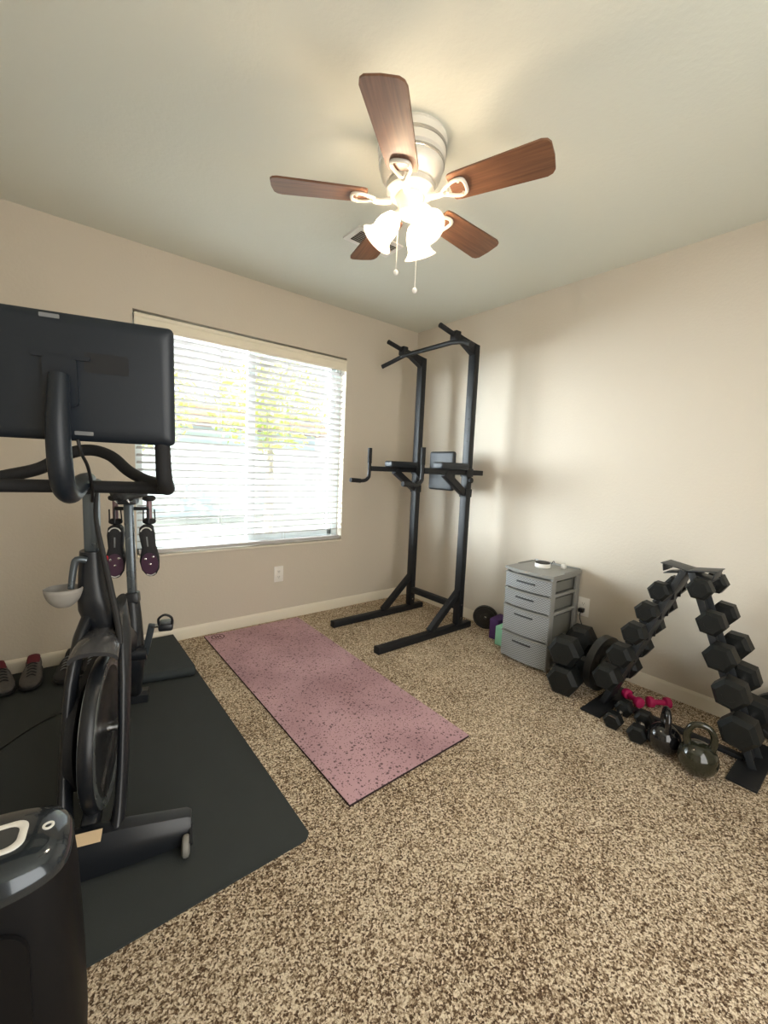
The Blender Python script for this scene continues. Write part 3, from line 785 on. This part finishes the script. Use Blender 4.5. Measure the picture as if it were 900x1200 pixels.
# ------------------------------------------------------------------ shoes
def shoe_rings(L_, W_, sec):
    rings = []
    for (t_, w_, h0, h1, dx) in sec:
        y = L_ * (.5 - t_)
        ring = []
        for k in range(16):
            a = 2 * PI * k / 16; c, s = math.cos(a), math.sin(a)
            x = math.copysign(abs(c) ** .7, c) * w_ * W_ / 2 + dx * W_
            z = h0 + (h1 - h0) * (.5 + .5 * math.copysign(abs(s) ** .8, s))
            ring.append((x, y, z))
        rings.append(ring)
    return rings
def sneaker(loc, rz, up_m, sole_m, lin_m, label, group, s=1, name='sneaker'):
    t = thing(name, label, 'shoe', loc, rz, group)
    L_ = .28 * s; W_ = .10 * s
    # toe towards -Y, heel at +Y
    MB().loft(shoe_rings(L_, W_, [(0, .45, .004, .022, 0), (.03, .66, 0, .028, 0), (.15, .80, 0, .028, 0), (.4, .76, 0, .024, .02), (.65, .98, 0, .022, -.02), (.85, .90, .002, .022, -.03), (.97, .55, .008, .024, -.02), (1.0, .3, .012, .022, 0)])).build('sole', sole_m, t, 50)
    MB().loft(shoe_rings(L_, W_, [(.01, .45, .02, .075, 0), (.05, .62, .02, .085, 0), (.16, .70, .02, .082, 0), (.30, .66, .02, .080, .01), (.42, .70, .02, .086, .02), (.55, .82, .02, .074, 0), (.70, .92, .02, .056, -.02), (.85, .84, .02, .046, -.03), (.95, .58, .02, .040, -.02), (.985, .3, .022, .034, 0)])).build('upper', up_m, t, 60)
    MB().loft([[(x * .94, y, z) for x, y, z in r] for r in shoe_rings(L_, W_, [(.03, .40, .070, .094, 0), (.08, .58, .070, .098, 0), (.18, .62, .068, .092, 0), (.30, .56, .068, .085, .01), (.36, .40, .07, .082, .015)])]).build('lining', lin_m, t, 60)
    lc = MB()
    for k in range(5):
        f = .44 + .07 * k; y = L_ * (.5 - f); z = .090 - .0075 * k
        lc.tube([(-.024, y, z - .014), (-.012, y - .003, z - .002), (0, y + .003, z), (.012, y - .003, z - .002), (.024, y, z - .014)], .0028, 6, smooth=3)
    lc.build('laces', CORD if up_m is SHOEGREY and False else SHOEBLK if up_m is SHOEGREY else LABELG, t)
    return t
sneaker((-2.895, -.165, .008), math.radians(10), SHOEGREY, SHOEBLK, MAROON, 'grey knit sneaker with maroon lining, left shoe of the pair by the wall', 'grey sneakers by the wall')
sneaker((-2.775, -.165, .008), math.radians(-3), SHOEGREY, SHOEBLK, MAROON, 'grey knit sneaker with maroon lining, the one nearer the exercise bike', 'grey sneakers by the wall')
sneaker((-2.625, -.175, .008), math.radians(-14), SHOEBLK, GRIP, GRIP, 'black trainer on the mat behind the bike, nearer the grey sneakers', 'black trainers behind the bike')
sneaker((-2.515, -.165, .008), math.radians(-6), SHOEBLK, GRIP, GRIP, 'black trainer on the mat directly behind the bike flywheel', 'black trainers behind the bike')

# ------------------------------------------------------------------ exercise bike
BR = math.atan2(-.27, .963)
bk = thing('exercise_bike', 'black indoor cycling bike with large tablet screen seen from the front', 'exercise bike', (-2.605, -1.50, .0075), BR)
def bp(mb, name, m_, parent=bk, ang=35): return mb.build(name, m_, parent, ang)
# stabilisers
fs = MB()
def stab_ring(x, h=.10, wdt=.085):
    return [(x, -.07 + wdt / 2 * c, .055 + h / 2 * s) for c, s in ((1, -.8), (1, .35), (.7, .85), (.2, 1.0), (-.4, .9), (-.85, .4), (-1, -.2), (-.95, -.8), (-.5, -1), (.5, -1))]
fs.loft([stab_ring(-.275, .07, .07), stab_ring(-.262, .085, .08), stab_ring(-.1, .115, .09), stab_ring(0, .128, .10), stab_ring(.1, .12, .09), stab_ring(.262, .085, .08), stab_ring(.275, .07, .07)])
FSO = bp(fs, 'front_stabilizer', BIKE)
for s_ in (-1, 1):
    wl = MB().lathe([(0, -.011), (.022, -.011), (.029, -.007), (.031, 0), (.029, .007), (.022, .011), (0, .011)], 24, (s_ * .262, -.127, .033), (1, 0, 0))
    bp(wl, 'transport_wheel', mat('grey_wheel', S(128, 126, 120), .5), FSO)
    bp(MB().prism([(-.145, .055), (-.118, .062), (-.09, .07), (-.09, .02), (-.118, .022)], s_ * .276 - .004, s_ * .276 + .004, Matrix(((0, 0, 1, 0), (1, 0, 0, 0), (0, 1, 0, 0), (0, 0, 0, 1)))), 'wheel_bracket', BIKE, FSO)
bp(MB().box((.008, -.098, .1165), (.070, .034, .001), 0, (math.radians(24), 0, 0)), 'warning_label', LABELP, FSO)
bp(MB().loft([[(x, .86 + y, z) for y, z in ((-.035, 0.002), (-.035, .04), (-.02, .055), (.02, .055), (.035, .04), (.035, .002))] for x in (-.16, .055)]), 'rear_stabilizer', BIKE)
# fork blades around the flywheel
def blade(x, mirror):
    secs = [(.225, .70, .022, .055), (.16, .62, .024, .050), (.095, .51, .022, .044), (.050, .38, .020, .040), (.015, .26, .020, .040), (-.02, .15, .022, .044), (-.06, .080, .026, .050)]
    xs = [.040, .060, .070, .073, .073, .070, .062]
    rings = []
    for (y, z, hx, hy), xx in zip(secs, xs):
        xc = .008 + mirror * xx
        rings.append([(xc + hx * math.cos(a) * .8, y + hy * math.sin(a), z + .25 * hy * math.sin(a)) for a in [2 * PI * k / 14 for k in range(14)]])
    return MB().loft(rings)
bp(blade(0, 1), 'fork_blade', BIKE, ang=60); bp(blade(0, -1), 'fork_blade', BIKE, ang=60)
# neck and shield
def ell(xc, yc, z, rx, ry, n_=24, p=.8):
    return [(xc + rx * math.copysign(abs(math.cos(a)) ** p, math.cos(a)), yc + ry * math.copysign(abs(math.sin(a)) ** p, math.sin(a)), z) for a in [2 * PI * k / n_ for k in range(n_)]]
bp(MB().loft([ell(-.025, .215, .885, .034, .042), ell(-.025, .215, .80, .040, .046), ell(-.020, .21, .74, .047, .055), ell(-.012, .22, .69, .056, .060), ell(0, .235, .64, .056, .065), ell(.004, .245, .60, .058, .07)]), 'frame_neck', BIKE, ang=60)
shd = MB()
rings = []
for k in range(12):
    a = math.radians(113 - 3.6 * k)   # arc hugging the front-top of the flywheel
    rings.append([(.006 + (.066 - .0010 * k) * math.sin(b_), .14 + (.268 + .034 * math.cos(b_)) * math.cos(a), .335 + (.268 + .034 * math.cos(b_)) * math.sin(a)) for b_ in [-PI / 2 + PI * j / 10 for j in range(11)]] +
                 [(.006 + (.060 - .0010 * k) * math.sin(b_), .14 + (.258 + .028 * math.cos(b_)) * math.cos(a), .335 + (.258 + .028 * math.cos(b_)) * math.sin(a)) for b_ in [PI / 2 - PI * j / 10 for j in range(11)]])
shd.loft(rings); bp(shd, 'flywheel_guard', BIKEG, ang=60)
# flywheel
fw = MB().lathe([(.0, -.012), (.03, -.014), (.05, -.006), (.17, -.006), (.185, -.016), (.232, -.018), (.238, -.010), (.238, .010), (.232, .018), (.185, .016), (.17, .006), (.05, .006), (.03, .014), (0, .012)], 64, (.006, .14, .300), (1, 0, 0))
FWO = bp(fw, 'flywheel', BIKE, ang=40)
bp(MB().lathe([(.200, .0165), (.230, .0185), (.230, .0200), (.200, .0185)], 64, (.006, .14, .300), (1, 0, 0), True), 'silver_band', SILVER, FWO)
bp(MB().lathe([(.200, -.0165), (.230, -.0185), (.230, -.0200), (.200, -.0185)], 64, (.006, .14, .300), (1, 0, 0), True), 'silver_band', SILVER, FWO)
bp(MB().cyl((-.075, .14, .300), (.085, .14, .300), .016, seg=18), 'axle', CHROME, FWO)
# belt cover, main beam, seat tube
pts = []
for c_, r_, a0, a1 in ((( .14, .300), .165, 105, 255), ((.58, .36), .11, -85, 85)):
    for k in range(13):
        a = math.radians(a0 + (a1 - a0) * k / 12); pts.append((c_[0] + r_ * math.cos(a), c_[1] + r_ * math.sin(a)))
bp(MB().prism(pts, -.062, -.040, Matrix(((0, 0, 1, 0), (1, 0, 0, 0), (0, 1, 0, 0), (0, 0, 0, 1)))), 'belt_cover', GRIP)
bp(MB().beam((.006, .24, .62), (.02, .60, .40), .06, .09, .02, up=(0, 0, 1)), 'main_beam', BIKE)
bp(MB().tube([(.02, .665, .56), (.03, .63, .45), (.03, .60, .33), (.015, .70, .17), (0, .86, .05)], [.030, .034, .045, .034, .028], 16, smooth=4), 'seat_tube', BIKE)
bp(MB().beam((.0, .56, .30), (.0, -.04, .09), .045, .06, .012), 'lower_beam', BIKE)
bp(MB().cyl((-.075, .57, .365), (.085, .57, .365), .03), 'crank_hub', BIKE)
# cranks and pedals
for s_, c0, c1 in ((1, (.080, .57, .365), (.108, .53, .492)), (-1, (-.072, .57, .365), (-.088, .61, .238))):
    ck = bp(MB().beam(c0, c1, .026, .014, .004, up=(0, 1, 0), ext=.012), 'crank_arm', DSILVER)
    px_ = c1[0] + s_ * .055
    bp(MB().cyl(c1, (px_ - s_ * .02, c1[1], c1[2]), .008), 'pedal_axle', CHROME, ck)
    pd = MB(); pd.box((px_, c1[1], c1[2]), (.055, .08, .030), .008)
    pdo = bp(pd, 'pedal', BIKE)
    bp(MB().tube([(px_ - .024, c1[1] - .03, c1[2] + .012), (px_ - .024, c1[1] - .045, c1[2] + .045), (px_, c1[1] - .05, c1[2] + .062), (px_ + .024, c1[1] - .045, c1[2] + .045), (px_ + .024, c1[1] - .03, c1[2] + .012)], .005, 8, smooth=4), 'toe_cage', BIKE, pdo)
# posts
bp(MB().beam((-.025, .222, .86), (-.022, .205, 1.095), .040, .060, .010, up=(0, 1, 0)), 'handlebar_post', DSILVER)
bp(MB().beam((.022, .672, .52), (.008, .700, 1.015), .034, .050, .010, up=(0, 1, 0)), 'seat_post', DSILVER)
bp(MB().beam((.0235, .668, .555), (.0205, .674, .605), .052, .066, .008, up=(0, 1, 0)), 'post_clamp', BIKE)
bp(MB().tube([(.0, .63, .57), (-.02, .61, .548), (-.03, .60, .53)], .007, 8), 'clamp_lever', BIKE)
# saddle
sd = MB(); rr_ = []
for (y, w_, zt, zb) in ((.44, .012, 1.058, 1.04), (.45, .022, 1.064, 1.03), (.52, .024, 1.068, 1.028), (.60, .036, 1.068, 1.024), (.66, .062, 1.070, 1.020), (.71, .074, 1.074, 1.022), (.735, .066, 1.074, 1.028), (.745, .04, 1.07, 1.04)):
    rr_.append([(.01 + w_ * math.cos(a), y, (zt + zb) / 2 + (zt - zb) / 2 * math.sin(a) - .010 * abs(math.cos(a))) for a in [2 * PI * k / 18 for k in range(18)]])
sd.loft(rr_); SDO = bp(sd, 'saddle', GRIP, ang=60)
bp(MB().tube([(-.012, .50, 1.03), (-.012, .56, 1.012), (-.012, .68, 1.012), (-.012, .71, 1.03)], .004, 8), 'saddle_rail', CHROME, SDO)
bp(MB().tube([(.032, .50, 1.03), (.032, .56, 1.012), (.032, .68, 1.012), (.032, .71, 1.03)], .004, 8), 'saddle_rail', CHROME, SDO)
bp(MB().box((.01, .69, 1.008), (.07, .09, .03), .006), 'seat_slider', BIKE)
# dumbbell holder behind the seat
bh = MB()
bh.tube([(.01, .70, .995), (.01, .745, .985), (.01, .76, .96)], .012, 10)
for x in (-.055, .078):
    bh.tube([(.01, .755, .965), (x, .765, .965)], .008, 8)
    bh.lathe([(.022, -.004), (.026, -.004), (.026, .004), (.022, .004)], 20, (x, .785, .900), (0, 0, 1), True)
    bh.tube([(x, .762, .965), (x, .760, .90), (x, .765, .895)], .004, 8)
    bh.tube([(x - .022, .775, .960), (x - .024, .785, .905)], .003, 6); bh.tube([(x + .022, .775, .960), (x + .024, .785, .905)], .003, 6)
bp(bh, 'weight_holder', BIKE)
# handlebar
hbO = MB()
hbO.tube([(-.245, .04, 1.105), (-.225, .075, 1.103), (-.15, .105, 1.100), (-.02, .12, 1.100), (.11, .105, 1.100), (.185, .075, 1.103), (.205, .04, 1.105)], [.021, .021, .019, .019, .019, .021, .021], 16, smooth=5)
HBO = bp(hbO, 'handlebar', GRIP, ang=60)
bp(MB().tube([(-.245, .05, 1.110), (-.20, .13, 1.128), (-.145, .19, 1.150), (-.09, .235, 1.195), (-.03, .25, 1.212), (.03, .235, 1.195), (.085, .19, 1.150), (.14, .12, 1.125), (.200, .05, 1.110)], .0185, 16, smooth=5), 'handlebar_loop', GRIP, ang=60)
for x, s_ in ((.207, 1), (-.247, -1)):
    bp(MB().tube([(x, .06, 1.104), (x + s_ * .004, .01, 1.108), (x, -.018, 1.135), (x - s_ * .002, -.024, 1.18), (x - s_ * .004, -.020, 1.245)], [.021, .022, .022, .021, .020], 16, smooth=5), 'horn_grip', GRIP, ang=60)
bp(MB().box((-.022, .175, 1.098), (.06, .10, .045), .012), 'stem', BIKE)
# tablet arm
bp(MB().tube([(-.022, .17, 1.118), (-.022, .10, 1.114), (-.024, .04, 1.094), (-.024, -.02, 1.088), (-.022, -.075, 1.112), (-.020, -.105, 1.17), (-.020, -.112, 1.26), (-.020, -.100, 1.34), (-.020, -.088, 1.392)],
             [.023, .024, .026, .027, .027, .027, .026, .024, .022], 18, smooth=5), 'tablet_arm', TABLET, ang=60)
# tablet (tilted slightly, top towards the camera)
tb = bpy.data.objects.new('tablet_screen', None)
TW, TH = .556, .320
tm = Matrix.Translation((-.041, -.045, 1.391)) @ Matrix.Rotation(math.radians(5), 4, 'X') @ Matrix.Rotation(PI / 2, 4, 'X')
def tp(w_, h_, r_, z0, z1, dx=0, dy=0): return MB().prism([(x + dx, y + dy) for x, y in rrect(w_, h_, r_)], z0, z1, tm)
to = MB(); rg = []
for ins, z in ((.010, -.014), (.002, -.012), (0, -.006), (0, .004), (.004, .010), (.018, .017), (.03, .0185)):
    rg.append([tm @ Vector((x, y, z)) for x, y in rrect(TW - 2 * ins, TH - 2 * ins, .014)])
to.loft(rg); TO = bp(to, 'tablet', TABLET, ang=30)
bp(tp(TW - .03, TH - .03, .008, -.0155, -.0140), 'screen', SCREEN, TO)
bp(tp(.042, .010, .002, .0185, .0192, .002, .147), 'serial_label', LABELG, TO)
bp(tp(.042, .010, .002, .0185, .0192, .062, -.138), 'serial_label', LABELG, TO)
mb_ = MB(); mb_.prism(rrect(.072, .12, .01), .018, .034, tm @ Matrix.Translation((.02, -.01, 0))); mb_.prism(rrect(.125, .010, .004), .018, .026, tm @ Matrix.Translation((.022, .052, 0)))
bp(mb_, 'mount_plate', TABLET, TO)
bp(tp(.10, .05, .004, .0183, .0189, .12, .045), 'vent_panel', BIKE, TO)
# cables
bp(MB().tube([(.005, -.045, 1.236), (.008, -.03, 1.20), (.012, .02, 1.16), (.004, .10, 1.09), (-.012, .17, 1.05)], .0045, 8, smooth=5), 'screen_cable', BLKCORD)
bp(MB().tube([(.004, .16, 1.10), (-.002, .165, 1.0), (.012, .16, .90), (.035, .14, .78), (.058, .12, .66), (.066, .10, .60)], [.006, .006, .008, .010, .010, .008], 10, smooth=5), 'power_cable', BLKCORD)
# resistance knob / lever on the left of the neck
bp(MB().tube([(-.030, .165, .862), (-.055, .160, .866), (-.064, .158, .84), (-.072, .155, .775)], [.010, .011, .010, .009], 12, smooth=4), 'adjusting_lever', DSILVER)
# clear bottle tray
rg = []
for th_ in (0, .003):
    pass
tr = MB()
cx_, cy_, cz_ = -.094, .165, .782
for k in range(9):
    b_ = math.radians(6 + 62 * k / 8)
    rg.append([(cx_ + (.052 - .0) * math.cos(b_) * math.cos(a), cy_ + .05 * math.cos(b_) * math.sin(a), cz_ - .070 * math.sin(b_)) for a in [2 * PI * j / 28 for j in range(28)]])
for k in range(8, -1, -1):
    b_ = math.radians(6 + 62 * k / 8)
    rg.append([(cx_ + .049 * math.cos(b_) * math.cos(a), cy_ + .047 * math.cos(b_) * math.sin(a), cz_ + .002 - .067 * math.sin(b_)) for a in [2 * PI * j / 28 for j in range(28)]])
tr.loft(rg, closed=True)
bp(tr, 'bottle_tray', mat('frosted_tray', S(150, 146, 140), .7), ang=60)
bp(MB().box((-.045, .19, .76), (.03, .02, .03), .005), 'tray_bracket', BIKE)

# things hung on the bike
bw = Matrix.Translation((-2.605, -1.50, .0075)) @ Matrix.Rotation(BR, 4, 'Z')
def bworld(x, y, z): return tuple(bw @ Vector((x, y, z)))
def handweight(x, label):
    t = thing('hand_weight', label, 'dumbbell', bworld(x, .785, .892), BR, 'small weights held behind the bike seat')
    for z in (.0, .106):
        MB().lathe([(0, 0), (.018, 0), (.026, .005), (.028, .013), (.026, .020), (.017, .025), (0, .025)], 20, (0, 0, z)).build('head', GRIP, t)
    MB().cyl((0, 0, .02), (0, 0, .11), .0115, seg=14).build('handle', mat('smoky_mauve', S(140, 112, 118), .25), t)
    return t
handweight(-.055, 'small upright dumbbell behind the bike seat, above the left hanging shoe')
handweight(.078, 'small upright dumbbell behind the bike seat, above the right hanging shoe')
def cycshoe(x, lean, label, red):
    t = thing('cycling_shoe', label, 'shoe', bworld(x, .765, .775), group='cycling shoes hanging from the bike', rot=Euler((0, lean, BR)))
    L_, W_ = .235, .082
    # toe down (-Z), sole towards the camera (-Y)
    def tf(rings): return [[(a_, .03 - c_, b_) for a_, b_, c_ in [(p_[0], p_[1], p_[2]) for p_ in r]] for r in rings]
    so = shoe_rings(L_, W_, [(0, .4, .03, .040, 0), (.04, .64, .032, .046, 0), (.18, .74, .034, .048, 0), (.42, .62, .034, .050, .0), (.68, .98, .034, .048, 0), (.86, .86, .03, .046, 0), (.97, .5, .026, .040, 0), (1, .25, .026, .036, 0)])
    # put z outward (towards -Y)
    sole = MB().loft([[(x_, -z_, y_) for x_, y_, z_ in r] for r in so]).build('sole', SHOEBLK, t, 60)
    up_ = shoe_rings(L_, W_, [(.01, .42, -.035, .034, 0), (.06, .62, -.045, .034, 0), (.2, .68, -.048, .034, 0), (.42, .66, -.040, .034, 0), (.65, .90, -.02, .034, 0), (.85, .80, -.005, .03, 0), (.97, .45, .004, .026, 0)])
    MB().loft([[(x_, -z_, y_) for x_, y_, z_ in r] for r in up_]).build('upper', SHOEBLK, t, 60)
    MB().tube([(-.022, -.046, .093), (-.014, -.047, .104), (0, -.047, .109), (.014, -.047, .104), (.022, -.046, .093)], .0045, 8, flat=.6, smooth=4).build('heel_band', WHITE, t)
    MB().tube([(-.018, -.045, -.104), (0, -.045, -.111), (.018, -.045, -.104)], .004, 8, flat=.6, smooth=4).build('toe_band', WHITE, t)
    fp = [(0 + .034 * math.cos(a), -.056 + .050 * math.sin(a)) for a in [2 * PI * k / 24 for k in range(24)]]
    MB().prism(fp, .0475, .0495, Matrix.Rotation(PI / 2, 4, 'X')).build('forefoot_pad', PURPSOLE, t)
    cl = MB()
    for px_, pz in ((-.015, -.032), (.016, -.026), (.002, -.058)): cl.lathe([(0, 0), (.006, 0), (.005, .003), (0, .004)], 12, (px_, -.0495, pz), (0, -1, 0))
    cl.build('cleat_bolts', CHROME, t)
    MB().box((.0, -.0492, .045), (.006, .002, .045), .0008).build('arch_stripe', LABELG, t)
    if red: MB().box((-.052, -.052, -.035), (.052, .016, .056), .008, (0, .2, 0), 3).build('cleat', RED, t)
    return t
cycshoe(-.050, math.radians(1), 'black cycling shoe with red cleat hanging toe down, half behind the seat post', True)
cycshoe(.080, math.radians(-5), 'black cycling shoe hanging toe down in front of the window blinds', False)

tag(MB().tube([(-2.98, -.93, .011), (-2.90, -.82, .011), (-2.80, -.70, .011), (-2.72, -.63, .011), (-2.66, -.60, .011)], .0035, 8, smooth=5).build('bike_power_cord', BLKCORD), 'thin black power cord lying across the black mat', 'cord')

# ------------------------------------------------------------------ air purifier
ap = thing('air_purifier', 'black tower air purifier with glossy curved top at the lower left', 'air purifier', (-2.83, -2.02, 0), math.radians(-8))
def sup(w_, d_, z, n_=40, p=.62, dz=0):
    return [(w_ / 2 * math.copysign(abs(math.cos(a)) ** p, math.cos(a)), d_ / 2 * math.copysign(abs(math.sin(a)) ** p, math.sin(a)), z) for a in [2 * PI * k / n_ for k in range(n_)]]
MB().loft([sup(.365, .215, 0), sup(.37, .22, .012), sup(.355, .205, .03), sup(.362, .205, .10), sup(.360, .205, .25), sup(.348, .198, .43), sup(.338, .192, .49)]).build('body', PURB, ap, 50)
MB().loft([sup(.338, .192, .49), sup(.340, .194, .497), sup(.338, .192, .506), sup(.322, .178, .522), sup(.28, .15, .532), sup(.20, .10, .536)]).build('top_panel', PURT, ap, 60)
ring_o = rrect(.15, .072, .022, 6)
rg = [[(x * s_ + .030, y * s2 - 0.0, z) for x, y in ring_o] for s_, s2, z in ((1, 1, .528), (1, 1, .5375), (.97, .94, .5385), (.86, .72, .5385), (.84, .68, .5375), (.84, .68, .528))]
MB().loft(rg, closed=True).build('display_ring', WHITE, ap)
MB().prism([(x * .84 + .030, y * .68) for x, y in ring_o], .528, .5368).build('display', PURD, ap)
MB().lathe([(.005, 0), (.009, 0), (.009, .002), (.005, .002)], 20, (.134, .004, .5325), (0, 0, 1), True).build('power_button', WHITE, ap)
MB().prism(rrect(.27, .40, .05, 8), 0, .008, Matrix.Translation((-.015, -.0985, .25)) @ Matrix.Rotation(math.radians(89.2), 4, 'X')).build('front_panel', PURB, ap)
